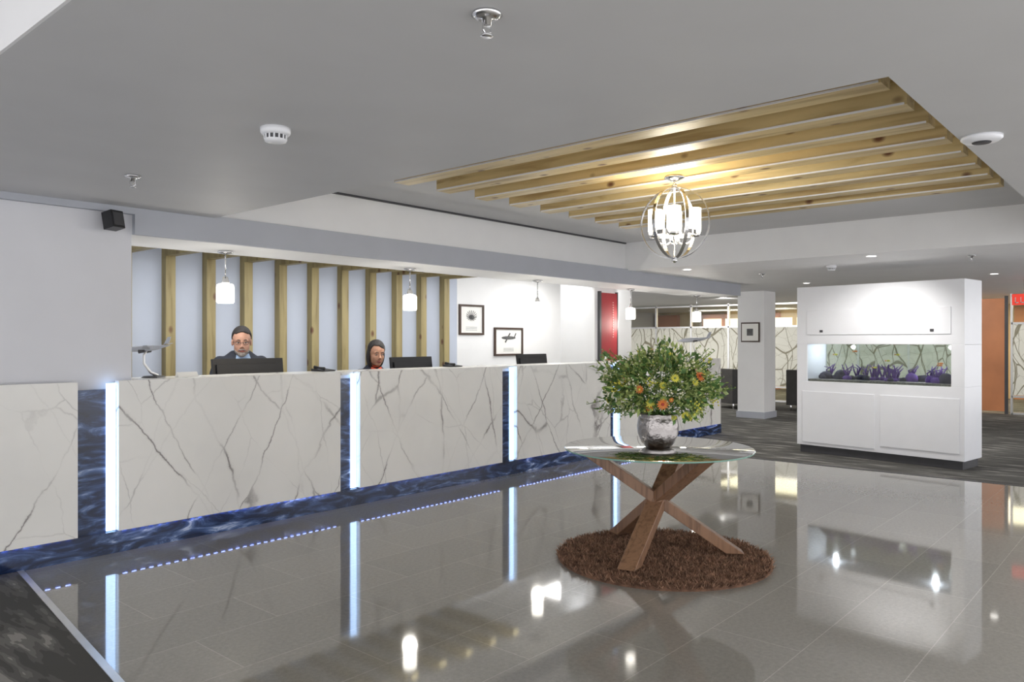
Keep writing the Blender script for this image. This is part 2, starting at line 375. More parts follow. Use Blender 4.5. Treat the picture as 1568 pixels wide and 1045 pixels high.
# ------------------------------------------------------------------ pendants
for i,x in enumerate((3.27,5.3,7.38,9.5,11.5)):
    b=MB(); y=6.02
    b.lathe([(0,0),(.055,0),(.065,-.012),(.05,-.02),(.012,-.03)][::1],(x,y,2.2),M_chrome,24)
    b.cyl((x,y,2.2),(x,y,1.975),.006,M_chrome,n=8)
    b.lathe([(0,.06),(.018,.06),(.03,.02),(.035,0),(0,0)],(x,y,1.925),M_chrome,20)
    b.lathe([(0,0),(.055,-.0),(.068,-.01),(.07,-.03),(.07,-.15),(.062,-.16),(0,-.162)],(x,y,1.925),M_shade,28)
    b.build('pendant_lamp' if i==0 else 'pendant_lamp.%03d'%i,origin=(x,y,2.2))
    l=bpy.data.lights.new('pendant_bulb','POINT'); l.energy=8; l.shadow_soft_size=.07; l.color=(1,.95,.86)
    lo=bpy.data.objects.new('pendant_bulb_%d'%i,l); lo.location=(x,y,1.69); S.collection.objects.link(lo)
# ------------------------------------------------------------------ chandelier
cx,cy,cz=4.67,2.61,2.25
b=MB(); Rr=.24
b.lathe([(0,0),(.065,0),(.07,-.015),(.02,-.035),(0,-.04)],(cx,cy,2.57),M_chrome,24)
b.cyl((cx,cy,2.56),(cx,cy,cz+Rr-.01),.007,M_chrome,n=8)
b.ell((cx,cy,cz+Rr+.015),(.018,.018,.018),M_chrome)
for a in (49,100,-5):
    Mx=(Matrix.Rotation(math.radians(a),3,'Z')@Matrix.Rotation(math.radians(90),3,'X'))
    b.band((cx,cy,cz),Rr,.024,.006,Mx,M_chrome)
b.band((cx,cy,cz-.07),.15,.03,.006,Matrix.Identity(3),M_chrome)
b.cyl((cx,cy,cz+Rr),(cx,cy,cz-Rr-.01),.007,M_chrome,n=8)
b.ell((cx,cy,cz-Rr-.01),(.02,.02,.02),M_chrome); b.ell((cx,cy,cz-.12),(.035,.035,.025),M_chrome)
for k in range(4):
    a=math.radians(27+90*k); dx,dy=math.cos(a),math.sin(a)
    pts=[(cx+dx*r,cy+dy*r,cz+z) for r,z in ((.01,-.12),(.05,-.145),(.09,-.14),(.12,-.115),(.13,-.08))]
    b.tube(pts,.006,M_chrome,8)
    c=(cx+dx*.13,cy+dy*.13,cz-.09)
    b.lathe([(0,-.01),(.035,-.005),(.045,.01),(.04,.012)],c,M_chrome,20)
    b.lathe([(.0,.01),(.038,.012),(.046,.04),(.046,.185),(.042,.185),(.0,.18)],c,M_shadew,24)
b.build('orb_chandelier',origin=(cx,cy,2.6))
l=bpy.data.lights.new('chandelier_light','POINT'); l.energy=26; l.shadow_soft_size=.12; l.color=(1,.93,.78)
lo=bpy.data.objects.new('chandelier_light',l); lo.location=(cx,cy,cz+.13); S.collection.objects.link(lo)
# ------------------------------------------------------------------ table
tx,ty=4.57,2.68
tb=empty('round_glass_table',(tx,ty,0))
b=MB(); TR=.63
b.lathe([(0,.735),(TR-.004,.735),(TR,.731)],(tx,ty,0),M_glass,72); b.lathe([(TR,.731),(TR,.725),(TR-.004,.721)],(tx,ty,0),M_gedge,72); b.lathe([(TR-.004,.721),(0,.721)],(tx,ty,0),M_glass,72)
b.build('glass_top',origin=(tx,ty,.72),parent=tb)
for i,az in enumerate((190,304,64)):
    a=math.radians(az); dx,dy=math.cos(a),math.sin(a)
    zf=.044; zt=.72
    F=Vector((tx+dx*.50,ty+dy*.50,zf)); T=Vector((tx-dx*.50,ty-dy*.50,zt))
    ax=(T-F).normalized(); side=Vector((-dy,dx,0)); nn=ax.cross(side).normalized()
    w,h=.058,.034
    vs=[]
    for base,z in ((F,zf),(T,zt)):
        for sw,sh in ((-1,-1),(1,-1),(1,1),(-1,1)):
            p=base+side*w*sw+nn*h*sh
            p=p+ax*((z-p.z)/ax.z); vs.append(p)
    bb=MB(); bb.add(vs,[(0,1,2,3),(7,6,5,4),(0,4,5,1),(1,5,6,2),(2,6,7,3),(3,7,4,0)],M_walnut)
    bb.build('leg_%d'%(i+1),origin=(tx,ty,.37),bevel=.004,parent=tb)
b=MB()
b.ell((tx,ty,.382),(.075,.075,.05),M_walnut); b.build('leg_joint',origin=(tx,ty,.37),parent=tb)
vs_=MB()
vz=.737
vs_.lathe([(0,0),(.085,0),(.11,.03),(.135,.09),(.14,.14),(.132,.19),(.125,.215),(.132,.225),(.124,.226),(.115,.19),(.0,.18)],(tx,ty,vz),M_ham,48)
bq=empty('flower_arrangement',(tx,ty,vz))
vs_.build('vase',origin=(tx,ty,vz),parent=bq)
b=MB()
def leaf(p,d,L,W,mat):
    d=d.normalized(); s=d.cross(Vector((random.uniform(-1,1),random.uniform(-1,1),random.uniform(-1,1))))
    if s.length<1e-3: return
    s.normalize(); n=s.cross(d)
    vs=[p,p+d*L*.45+s*W,p+d*L*.45+n*W*.35,p+d*L*.45-s*W,p+d*L-n*L*.15]
    b.add(vs,[(0,2,1),(0,3,2),(1,2,4),(2,3,4)],mat,True)
bc=Vector((tx,ty,1.14))
def rdir():
    z=random.uniform(-.75,1); a=random.uniform(0,6.283); r=math.sqrt(max(0,1-z*z)); return Vector((r*math.cos(a),r*math.sin(a),z))
def lump(d):
    return .86+.16*math.sin(3.1*d.x*2+1)*math.cos(2.7*d.y*2)+.12*math.sin(7*d.z+4*d.x)
for i in range(70):
    d=rdir(); e=bc+Vector((d.x*.37,d.y*.37,d.z*.25)); st=Vector((tx,ty,vz+.19))
    mid=(st+e)/2+Vector((0,0,.05)); b.tube([st,mid,e],.0025,M_leaf,4)
for i in range(2300):
    d=rdir(); k=random.uniform(.35,1.05)**.6*lump(d)
    p=bc+Vector((d.x*.41,d.y*.41,d.z*.27))*k
    if p.z<vz+.17 and (Vector((p.x-tx,p.y-ty,0)).length<.15): continue
    dd=d+Vector((random.uniform(-.7,.7),random.uniform(-.7,.7),random.uniform(-.6,.7)))
    leaf(p,dd,random.uniform(.03,.07),random.uniform(.007,.018),M_leaf if random.random()<.5 else M_leaf2)
for i in range(110):
    d=rdir(); k=lump(d); p=bc+Vector((d.x*.32,d.y*.32,d.z*.2))*k; ex=random.uniform(.10,.19); q=p+Vector((d.x*ex,d.y*ex,d.z*ex*.8+.02)); b.tube([p,q],.002,M_leaf,4)
    for j in range(9):
        t=j/8; leaf(p.lerp(q,t),Vector((random.uniform(-1,1),random.uniform(-1,1),random.uniform(-.5,1))),.03,.007,M_leaf2)
def flower(p,d,R,mat,cm):
    d=d.normalized(); a=d.orthogonal().normalized(); c=d.cross(a)
    for ring,(rr,lift) in enumerate(((R,.25),(R*.7,.5))):
        for k in range(12):
            th=2*math.pi*(k+ring*.5)/12; r=a*math.cos(th)+c*math.sin(th); t=d.cross(r)
            tip=p+r*rr+d*rr*lift
            m=p+r*rr*.55+d*rr*lift*.6
            b.add([p,m+t*rr*.17,tip,m-t*rr*.17],[(0,1,2,3)],mat,False)
    b.ell(p+d*R*.15,(R*.25,R*.25,R*.25),cm,8,6)
for i in range(56):
    d=rdir(); k=lump(d)
    p=bc+Vector((d.x*.41,d.y*.41,d.z*.27))*k
    if d.z>.45: c=random.choice([M_fp,M_fpu,M_fw,M_fw,M_fp])
    else: c=random.choice([M_fy,M_leaf2,M_fw,M_fy,M_fo,M_fy,M_leaf2])
    flower(p,d,random.uniform(.018,.034),c,M_fy if c!=M_fy else M_leaf2)
for i in range(80):
    d=rdir(); p=bc+Vector((d.x*.41,d.y*.41,d.z*.27))*lump(d)
    for j in range(14):
        q=p+Vector((random.gauss(0,.018),random.gauss(0,.018),random.gauss(0,.018))); b.ell(q,(.006,.006,.006),(M_fy,M_leaf2,M_fw,M_fw)[i%4],6,4)
for i in range(2):
    a=math.radians((255,215)[i]); d=Vector((math.cos(a),math.sin(a),(.35,-.35)[i])).normalized()
    flower(bc+Vector((d.x*.42,d.y*.42,d.z*.28))*.93,d,.042,(M_fo,M_fo)[i],M_fr)
b.build('foliage_and_flowers',origin=(tx,ty,vz),parent=bq)
rx,ry=4.55,2.63; RR=.70
b=MB(); b.lathe([(0,.018),(RR-.02,.018),(RR,.0)],(rx,ry,0),M_rug1,72)
for i in range(18000):
    r=RR*math.sqrt(random.random())*1.0; a=random.uniform(0,6.283)
    p=Vector((rx+r*math.cos(a),ry+r*math.sin(a),.012))
    t=Vector((random.uniform(-1,1),random.uniform(-1,1),0)).normalized()
    u=Vector((random.gauss(0,.018)+.008*math.cos(a)*(r>RR*.93),random.gauss(0,.018)+.008*math.sin(a)*(r>RR*.93),random.uniform(.018,.032)))
    b.add([p-t*.004,p+t*.004,p+u*.6+t*.003,p+u],[(0,1,2,3)],M_rug1 if random.random()<.55 else M_rug2,False)
b.build('round_shag_rug',origin=(rx,ry,0))
# ------------------------------------------------------------------ aquarium cabinet
A=Vector((10.10,3.84,0)); B=Vector((9.80,1.85,0))
ux=(A-B).normalized(); W=(A-B).length
dep=Vector((ux.y,-ux.x,0))
Mx=Matrix(((ux.x,dep.x,0,B.x),(ux.y,dep.y,0,B.y),(0,0,1,0),(0,0,0,1)))
D=.52; TOP=2.15
aq=empty('aquarium_cabinet',B)
b=MB()
b.box(.03,W-.03,.03,D-.03,.0,.10,M_char,Mx)
b.box(0,W,0,D,.10,.93,M_white,Mx); b.box(0,W,0,D,1.41,TOP,M_white,Mx)
b.box(0,.14,0,D,.93,1.41,M_white,Mx); b.box(W-.14,W,0,D,.93,1.41,M_white,Mx)
b.box(.05,.93,-.012,0,.18,.80,M_white,Mx); b.box(1.0,W-.08,-.012,0,.14,.80,M_white,Mx)
b.box(.14,W-.14,-.012,0,1.53,1.84,M_white,Mx)
b.box(.32,.36,-.02,0,1.56,1.59,M_char,Mx); b.box(W-.36,W-.32,-.02,0,1.56,1.59,M_char,Mx)
b.build('cabinet_body',origin=B,bevel=.003,parent=aq)
b=MB()
b.box(.14,W-.14,.02,.026,.93,1.41,M_glass,Mx); b.box(.14,W-.14,D-.03,D-.024,.93,1.41,M_glass,Mx)
b.box(.14,W-.14,.03,D-.04,.93,.96,M_grav,Mx)
for i in range(46):
    x=random.uniform(.2,W-.2); r=random.uniform(.03,.075); y=random.uniform(.12,D-.14)
    if abs(x-1.0)<.25 and r>.05: r=.035
    b.ell((x,y,.96+r*.4),(r*1.2,r*.8,r*random.uniform(.6,1.3)),M_rock if i%3 else M_coral,10,7,M=Mx)
    if i%3==0:
        for j in range(5):
            b.tube([(x,y,.98),(x+random.uniform(-.05,.05),y,1.05+random.uniform(0,.06)),(x+random.uniform(-.09,.09),y,1.08+random.uniform(0,.09))],[.012,.009,.004],M_coral,7,M=Mx)
for i in range(7):
    x=random.uniform(.3,W-.3); z=random.uniform(1.12,1.32); y=.2
    b.ell((x,y,z),(.025,.006,.012),M_fo if i%2 else M_fy,10,6,M=Mx); b.add([(x+.02,y,z),(x+.04,y,z+.012),(x+.04,y,z-.012)],[(0,1,2)],M_fo,False,Mx)
b.build('aquarium_tank',origin=B,parent=aq)
for k,xx in enumerate((.4,W-.4)):
    l=bpy.data.lights.new('aquarium_light','POINT'); l.energy=2.5; l.shadow_soft_size=.03; l.color=(.85,.88,1)
    lo=bpy.data.objects.new('aquarium_light_%d'%k,l); lo.location=Mx@Vector((xx,D/2,1.37)); S.collection.objects.link(lo)
# ------------------------------------------------------------------ pictures, banner, signs
def picture(name,x0,x1,z0,z1,y,kind):
    b=MB(); t=.03
    for bx in ((x0,x1,z0,z0+t),(x0,x1,z1-t,z1),(x0,x0+t,z0+t,z1-t),(x1-t,x1,z0+t,z1-t)): b.box(bx[0],bx[1],y-.03,y,bx[2],bx[3],M_frame)
    b.box(x0+t,x1-t,y-.012,y,z0+t,z1-t,M_paper)
    cx_,cz_=(x0+x1)/2,(z0+z1)/2+.04
    if kind==0:
        for k in range(16):
            a=k*.4; b.tube([(cx_,y-.016,cz_-.02),(cx_+.11*math.cos(a),y-.016,cz_+.02+.08*math.sin(a))],.005,M_ink,4)
        b.ell((cx_,y-.014,cz_),(.06,.004,.035),M_ink,12,8)
    else:
        b.ell((cx_,y-.014,cz_+.02),(.17,.004,.028),M_ink,16,8); b.tube([(cx_-.08,y-.016,cz_-.05),(cx_+.03,y-.016,cz_+.09)],.014,M_ink,4); b.tube([(cx_+.13,y-.016,cz_+.02),(cx_+.17,y-.016,cz_+.09)],.012,M_ink,4)
    for k in range(3): b.box(cx_-.12,cx_+.12,y-.014,y-.012,z0+.07+k*.022,z0+.075+k*.022,M_ink)
    return b.build(name,origin=((x0+x1)/2,y,(z0+z1)/2))
picture('framed_picture',7.98,8.50,1.54,1.99,8.0,0)
picture('framed_picture.001',8.74,9.41,1.22,1.66,8.0,1)
b=MB()
b.box(13.87,13.9,5.98,6.34,1.43,1.80,M_frame); b.box(13.865,13.87,6.0,6.32,1.455,1.775,M_paper); b.box(13.86,13.865,6.1,6.22,1.55,1.68,M_ink)
b.build('framed_notice',origin=(13.9,6.16,1.6))
b=MB(); b.box(8.97,9.37,6.165,6.2,1.18,2.13,M_red); b.box(8.93,8.97,6.16,6.2,1.16,2.15,M_char); b.box(9.37,9.39,6.16,6.2,1.16,2.15,M_char)
z=1.5
while z<2.0: b.box(9.25,9.28,6.16,6.165,z,z+.018,M_redt); z+=.035
b.build('red_banner',origin=(9.17,6.2,1.6))
b=MB(); b.box(13.97,14.0,1.68,2.0,2.0,2.17,M_exit)
for yy in (1.94,1.87,1.80,1.73):
    b.box(13.965,13.97,yy-.025,yy+.02,2.03,2.045,M_paper); b.box(13.965,13.97,yy+.01,yy+.02,2.03,2.12,M_paper)
b.cyl((13.985,1.84,2.17),(13.985,1.84,2.385),.01,M_chrome,n=8); b.build('exit_sign',origin=(14,1.84,2.17))
b=MB(); Ms=Matrix.Translation((2.17,5.50,2.27))@Matrix.Rotation(.35,4,'Z')@Matrix.Rotation(-.2,4,'X')
b.box(-.05,.05,-.05,.04,-.06,.06,M_dark,Ms); b.box(-.04,.04,-.055,-.05,-.045,.045,M_char,Ms); b.cyl((2.17,5.52,2.27),(2.17,5.61,2.27),.015,M_dark,n=10)
b.build('wall_speaker',origin=(2.17,5.55,2.3),bevel=.004)
def sprinkler(name,x,y,z=2.384):
    b=MB(); b.lathe([(0,0),(.042,0),(.045,-.006),(.03,-.014),(.014,-.016),(.012,-.035),(0,-.035)],(x,y,z),M_chrome,24)
    b.tube([(x-.014,y,z-.03),(x-.016,y,z-.05),(x,y,z-.062)],.003,M_chrome,6); b.tube([(x+.014,y,z-.03),(x+.016,y,z-.05),(x,y,z-.062)],.003,M_chrome,6)
    b.lathe([(0,-.062),(.018,-.062),(.018,-.066),(0,-.066)],(x,y,z),M_chrome,16); b.build(name,origin=(x,y,z))
sprinkler('fire_sprinkler',1.61,1.50); sprinkler('fire_sprinkler.001',1.875,4.48); sprinkler('fire_sprinkler.002',9.6,1.75); sprinkler('fire_sprinkler.003',10.3,4.4)
def smoke(name,x,y,z,r):
    b=MB(); b.lathe([(0,0),(r,0),(r,-.02),(r*.9,-.03),(r*.72,-.032)],(x,y,z),M_white,36)
    b.lathe([(r*.72,-.032),(r*.70,-.05)],(x,y,z),M_char,36)
    for k in range(14):
        a=k*2*math.pi/14; b.cyl((x+r*.71*math.cos(a),y+r*.71*math.sin(a),z-.03),(x+r*.71*math.cos(a),y+r*.71*math.sin(a),z-.052),.004,M_white,n=6)
    b.lathe([(r*.74,-.05),(r*.7,-.06),(r*.3,-.066),(0,-.066)],(x,y,z),M_white,36); b.build(name,origin=(x,y,z))
smoke('smoke_detector',1.87,3.01,2.385,.065); smoke('smoke_detector.001',9.8,3.3,2.385,.06)
b=MB(); q=(4.07,.70,2.385); b.lathe([(0,0),(.085,0),(.085,-.012),(.07,-.024),(0,-.028)],q,M_white,36); b.lathe([(.04,-.027),(.036,-.031),(0,-.031)],q,M_char,24); b.build('ceiling_speaker',origin=q)
def downlight(i,x,y,z,e,tgt=None,ang=120,col=(1,.97,.93)):
    b=MB(); b.lathe([(.05,0),(.062,-.004),(.065,0)],(x,y,z-.002),M_white,24); b.lathe([(0,-.002),(.05,-.002)],(x,y,z-.001),M_glow,24)
    b.build('recessed_downlight' if i==0 else 'recessed_downlight.%03d'%i,origin=(x,y,z))
    l=bpy.data.lights.new('downlight_spot','SPOT'); l.energy=e; l.spot_size=math.radians(ang); l.spot_blend=.8; l.shadow_soft_size=.05; l.color=col
    lo=bpy.data.objects.new('downlight_spot_%d'%i,l); lo.location=(x,y,z-.02)
    dr=(Vector(tgt) if tgt else Vector((x,y,0)))-lo.location; lo.rotation_euler=dr.to_track_quat('-Z','Y').to_euler(); S.collection.objects.link(lo)
dl=[(1.2,-.4,2.385,90,None),(2.0,-1.2,2.385,90,None),(5.0,-.3,2.385,110,None),(7.5,-.3,2.385,110,None),  # this row is out of view, added for more light on the floor
    (9.0,2.6,2.385,80,(9.9,2.8,.6)),(9.1,4.9,2.385,60,None),(12.5,4.6,2.385,90,None),(12.5,2.0,2.385,80,None),(15.5,4,2.385,110,(17.9,4,1.2)),(15.5,7.5,2.385,110,(17.9,8,1.2)),(14,10,2.385,110,(17.9,10.6,1.2)),(16,1.2,2.385,90,(17.9,1.5,1.2))]
for i,(x,y,z,e,t) in enumerate(dl): downlight(i,x,y,z,e,t)
# ------------------------------------------------------------------ counter items
def monitor(name,x,y,ztop,w,yaw):
    b=MB(); Mm=Matrix.Translation((x,y,0))@Matrix.Rotation(yaw,4,'Z')@Matrix.Translation((0,0,ztop))@Matrix.Rotation(math.radians(-8),4,'X')@Matrix.Translation((0,0,-ztop))
    h=.31
    b.box(-w/2,w/2,-.012,.012,ztop-h,ztop,M_dark,Mm); b.box(-w/2+.03,w/2-.03,-.03,-.012,ztop-h+.05,ztop-.05,M_dark,Mm)
    b.box(-w/2+.012,w/2-.012,.012,.0135,ztop-h+.015,ztop-.012,M_ink,Mm)
    M2=Matrix.Translation((x,y,0))@Matrix.Rotation(yaw,4,'Z')
    b.box(-.03,.03,-.05,-.025,.905,ztop-.12,M_dark,M2); b.box(-.12,.12,-.04,.09,.902,.912,M_dark,M2)
    b.build(name,origin=(x,y,.9),bevel=.004)
monitor('computer_monitor',3.48,6.03,1.300,.64,-.05); monitor('computer_monitor.001',5.32,6.03,1.285,.56,.0); monitor('computer_monitor.002',7.27,6.03,1.29,.56,0)
def phone(name,x,y):
    b=MB(); Mp=Matrix.Translation((x,y,1.178))@Matrix.Rotation(.2,4,'Z')
    vs=[(-.08,-.07,0),(.08,-.07,0),(.08,.07,0),(-.08,.07,0),(-.08,-.07,.01),(.08,-.07,.01),(.08,.07,.025),(-.08,.07,.025)]
    b.add(vs,[(3,2,1,0),(4,5,6,7),(0,1,5,4),(1,2,6,5),(2,3,7,6),(3,0,4,7)],M_dark,False,Mp)
    b.tube([(-.05,-.06,.025),(-.05,0,.032),(-.05,.06,.038)],[.014,.009,.014],M_dark,10,M=Mp); b.build(name,origin=(x,y,1.177))
phone('desk_phone',4.12,5.85); phone('desk_phone.001',5.75,5.85)
b=MB(); b.add([(2.72,5.70,1.178),(2.88,5.70,1.178),(2.88,5.76,1.178),(2.72,5.76,1.178),(2.72,5.73,1.215),(2.88,5.73,1.215)],[(0,1,5,4),(2,3,4,5),(0,4,3),(1,2,5),(3,2,1,0)],M_paper); b.build('desk_sign',origin=(2.8,5.73,1.178))
b=MB(); b.lathe([(0,0),(.03,0),(.035,.05),(.03,.07)],(8.45,5.75,1.178),M_paper,16)
for i in range(40):
    d=rdir(); leaf(Vector((8.45,5.75,1.24)),Vector((d.x,d.y,abs(d.z)+.4)),.09,.012,M_leaf)
b.build('small_potted_plant',origin=(8.45,5.75,1.178))
def airplane(name,x,y,z,L,yaw):
    b=MB(); Mp=Matrix.Translation((x,y,z))@Matrix.Rotation(yaw,4,'Z')@Matrix.Rotation(math.radians(-4),4,'Y')
    n=14; pts=[];rs=[]
    for i in range(n+1):
        t=i/n; pts.append((L*(t-.5),0,0 if t<.7 else (t-.7)*L*.12)); rs.append(L*.060*max(.08,min(1,math.sin(min(t*6,1.57)))*(1 if t<.6 else 1-(t-.6)*2.2)))
    b.tube(pts,rs,M_fascia,12,M=Mp)
    for sgn in (-1,1):
        w=[(-L*.12,0,-.01),(L*.08,0,-.01),(L*.20,sgn*L*.48,.015),(L*.12,sgn*L*.48,.015)]
        b.add(w+[(p[0],p[1],p[2]+.006) for p in w],[(0,1,2,3),(7,6,5,4),(0,4,5,1),(1,5,6,2),(2,6,7,3),(3,7,4,0)],M_fascia,False,Mp)
        w=[(L*.38,0,.02),(L*.47,0,.02),(L*.5,sgn*L*.17,.025),(L*.45,sgn*L*.17,.025)]
        b.add(w+[(p[0],p[1],p[2]+.004) for p in w],[(0,1,2,3),(7,6,5,4),(0,4,5,1),(1,5,6,2),(2,6,7,3),(3,7,4,0)],M_fascia,False,Mp)
        b.tube([(-L*.1,sgn*L*.18,-.02),(L*.02,sgn*L*.18,-.02)],[.015,.010],M_char,10,M=Mp)
    w=[(L*.36,-.002,.02),(L*.48,-.002,.03),(L*.53,-.002,.03+L*.13),(L*.46,-.002,.03+L*.13)]
    b.add(w+[(p[0],.004,p[2]) for p in w],[(0,1,2,3),(7,6,5,4),(0,4,5,1),(1,5,6,2),(2,6,7,3),(3,7,4,0)],M_fascia,False,Mp)
    b.tube([(x,y,z-.01),(x-.02,y,z-.05),(x-.02,y,z-.11),(x+.03,y,z-.18),(x+.08,y,1.190)],[.009,.009,.009,.010,.014],M_alu,8)
    b.lathe([(0,.014),(.07,.012),(.085,0)],(x+.05,y,1.178),M_dark,24)
    b.build(name,origin=(x,y,1.178))
airplane('model_airplane',2.52,5.78,1.395,.34,math.radians(-45))
airplane('model_airplane.001',10.9,5.75,1.47,.55,math.radians(-40))
# ------------------------------------------------------------------ PEOPLE
def remesh(ob,vx,it=4):
    m=ob.modifiers.new('r','REMESH'); m.mode='VOXEL'; m.voxel_size=vx; m.use_smooth_shade=True
    s=ob.modifiers.new('s','SMOOTH'); s.factor=.5; s.iterations=it
def person(name,x,y,seat,headtop,yaw,hyaw,pitch,skin,suit,hair,male,chair):
    E=empty(name,(x,y,0)); P=Matrix.Translation((x,y,0))@Matrix.Rotation(yaw,4,'Z')
    sw=1.14 if male else .92
    chin=headtop-.262; sh=chin+(.02 if male else -.015)
    b=MB()
    rings=[(seat+.02,.17,.14,.03),(seat+.10,.165,.13,.02),(seat+.22,.15,.115,.01),(sh-.22,.165,.12,.01),(sh-.11,.185,.125,.02),(sh-.05,.165,.10,.03),(sh-.01,.115,.078,.035),(sh+.03,.072,.066,.03)]
    vs=[];fs=[];n=24
    for z,a,c,oy in rings:
        for j in range(n):
            th=2*math.pi*j/n; vs.append((a*sw*math.cos(th),oy+c*math.sin(th),z))
    for i in range(len(rings)-1):
        for j in range(n): fs.append((i*n+j,i*n+(j+1)%n,(i+1)*n+(j+1)%n,(i+1)*n+j))
    fs.append(tuple(range(n-1,-1,-1))); fs.append(tuple((len(rings)-1)*n+j for j in range(n)))
    b.add(vs,fs,suit,True,P)
    deskz=.93
    for s in (-1,1):
        b.ell((s*.158*sw,.03,sh-.075),(.066,.07,.058),suit,M=P)
        b.tube([(s*.162*sw,.03,sh-.08),(s*.20*sw,.01,sh-.19),(s*.21*sw,-.03,sh-.30),(s*.195*sw,-.14,deskz+.05),(s*.14*sw,-.23,deskz+.035)],[.060,.052,.047,.043,.034],suit,14,M=P)
        b.tube([(s*.09,-.0,seat+.07),(s*.11,-.22,seat+.08),(s*.12,-.42,seat+.07),(s*.12,-.43,seat-.06),(s*.12,-.38,seat-.24),(s*.12,-.34,seat-.38)],[.09,.085,.068,.062,.055,.042],suit,14,M=P)
        b.ell((s*.12,-.39,seat-.43),(.045,.12,.04),suit,M=P)
    o=b.build('body_clothes',origin=(x,y,seat),parent=E); remesh(o,.012,5)
    H=Matrix.Translation((x,y,0))@Matrix.Rotation(hyaw,4,'Z')@Matrix.Translation((0,-.05,chin+.05))@Matrix.Rotation(pitch,4,'X')@Matrix.Translation((0,0,.08))@Matrix.Scale(1.05,4)
    b=MB()
    b.ell((0,.012,.035),(.077,.095,.090),skin,24,16,M=H)
    b.ell((0,-.018,-.035),(.065,.070,.086),skin,24,16,M=H)
    b.ell((0,-.055,-.095),(.03,.028,.024),skin,M=H)
    b.tube([(0,-.080,.016),(0,-.094,-.015),(0,-.103,-.031)],[.007,.010,.014],skin,10,M=H)
    for s in (-1,1):
        b.ell((s*.013,-.092,-.034),(.008,.010,.007),skin,M=H)
        b.ell((s*.076,.012,-.008),(.010,.018,.030),skin,M=H)
        b.ell((s*.030,-.050,-.032),(.030,.026,.034),skin,M=H)
        b.ell((s*.030,-.073,.024),(.026,.012,.007),skin,M=H)
        b.ell((s*.030,-.072,.007),(.016,.012,.010),skin,M=H)
    b.tube([(0,.03,sh-.03),(0,.005,chin+.03),(0,-.02,chin+.09)],[.057,.055,.055],skin,16,M=P)
    o=b.build('head_and_neck',origin=(x,y,chin),parent=E); remesh(o,.004,5)
    b=MB()
    for s in (-1,1):
        wx,wy,wz=s*.14*sw,-.235,deskz+.035
        b.ell((wx-s*.012,wy-.05,wz-.004),(.040,.052,.016),skin,M=P)
        b.tube([(wx,wy+.04,wz),(wx,wy-.02,wz)],[.027,.026],skin,10,M=P)
        for k,(fx,Lf) in enumerate(((-.030,.070),(-.011,.080),(.009,.075),(.028,.060))):
            q=wx-s*.012+fx*s; y0=wy-.09
            b.tube([(q,y0+.02,wz),(q*1.0,y0-Lf*.35,wz+.006),(q,y0-Lf*.7,wz-.006),(q,y0-Lf,wz-.022)],[.0095,.009,.0082,.0068],skin,8,M=P)
        b.tube([(wx-s*.04,wy-.03,wz),(wx-s*.066,wy-.06,wz-.006),(wx-s*.07,wy-.095,wz-.016)],[.012,.010,.008],skin,8,M=P)
    o=b.build('hands',origin=(x,y,deskz),parent=E); remesh(o,.0038,1)
    b=MB()
    for s in (-1,1):
        b.ell((s*.030,-.0805,.005),(.0115,.006,.0048),M_eye,12,8,M=H); b.ell((s*.030,-.0855,.004),(.0048,.0025,.0045),M_iris,10,6,M=H)
        b.tube([(s*.042,-.079,.008),(s*.03,-.087,.0105),(s*.019,-.083,.008)],[.0012,.0018,.0012],M_hairk,6,M=H)
        b.tube([(s*.014,-.086,.026),(s*.03,-.087,.031),(s*.048,-.076,.026)],[.003,.004,.002],M_hairk,6,M=H)
    b.tube([(-.024,-.081,-.066),(-.012,-.087,-.064),(0,-.089,-.065),(.012,-.087,-.064),(.024,-.081,-.066)],[.002,.0045,.0045,.0045,.002],M_lip,8,M=H)
    b.tube([(-.020,-.081,-.070),(0,-.087,-.073),(.020,-.081,-.070)],[.002,.005,.002],M_lip,8,M=H)
    if male:
        for s in (-1,1):
            pts=[(s*.032+.021*math.cos(t*math.pi/8),-.099,.003+.014*math.sin(t*math.pi/8)) for t in range(16)]
            b.tube(pts,.0018,M_dark,5,closed=True,M=H); b.tube([(s*.053,-.098,.008),(s*.074,-.05,.008),(s*.078,.01,.005)],.0018,M_dark,5,M=H)
        b.tube([(-.011,-.099,.006),(0,-.101,.009),(.011,-.099,.006)],.0018,M_dark,5,M=H)
    b.build('face_details',origin=(x,y,chin),parent=E)
    def shell(ob,th,vx,it):
        sm=ob.modifiers.new('sol','SOLIDIFY'); sm.thickness=th; sm.offset=-1; remesh(ob,vx,it)
    if male:
        b=MB()
        b.ell((0,.016,.042),(.084,.104,.098),hair,64,40,M=H,keep=lambda c:c.z>(.050+.010*math.cos(c.x*55) if c.y<-.055 else .050-(c.y+.055)*1.5) and c.z>-.085)
        shell(b.build('hair',origin=(x,y,chin),parent=E),.016,.004,4)
        b=MB()
        b.ell((0,-.018,-.035),(.069,.075,.092),M_hairg,64,40,M=H,keep=lambda c: c.y<.0 and c.z<-.046+.9*max(0,abs(c.x)-.040) and c.z<.03)
        b.ell((0,-.055,-.097),(.035,.033,.028),M_hairg,20,14,M=H)
        shell(b.build('beard',origin=(x,y,chin),parent=E),.010,.0035,3)
        b=MB(); b.tube([(-.03,-.078,-.064),(-.015,-.092,-.054),(0,-.095,-.052),(.015,-.092,-.054),(.03,-.078,-.064)],[.004,.006,.006,.006,.004],M_hairg,8,M=H); b.build('moustache',origin=(x,y,chin),parent=E)
    else:
        b=MB()
        b.ell((0,.018,.042),(.086,.106,.100),hair,64,40,M=H,keep=lambda c:c.z>(.052-.5*max(0,c.x+.01) if c.y<-.06 else .052-(c.y+.06)*2.6))
        b.ell((0,.030,-.03),(.094,.088,.150),hair,48,32,M=H,keep=lambda c:c.y>-.045 and c.z<.11)
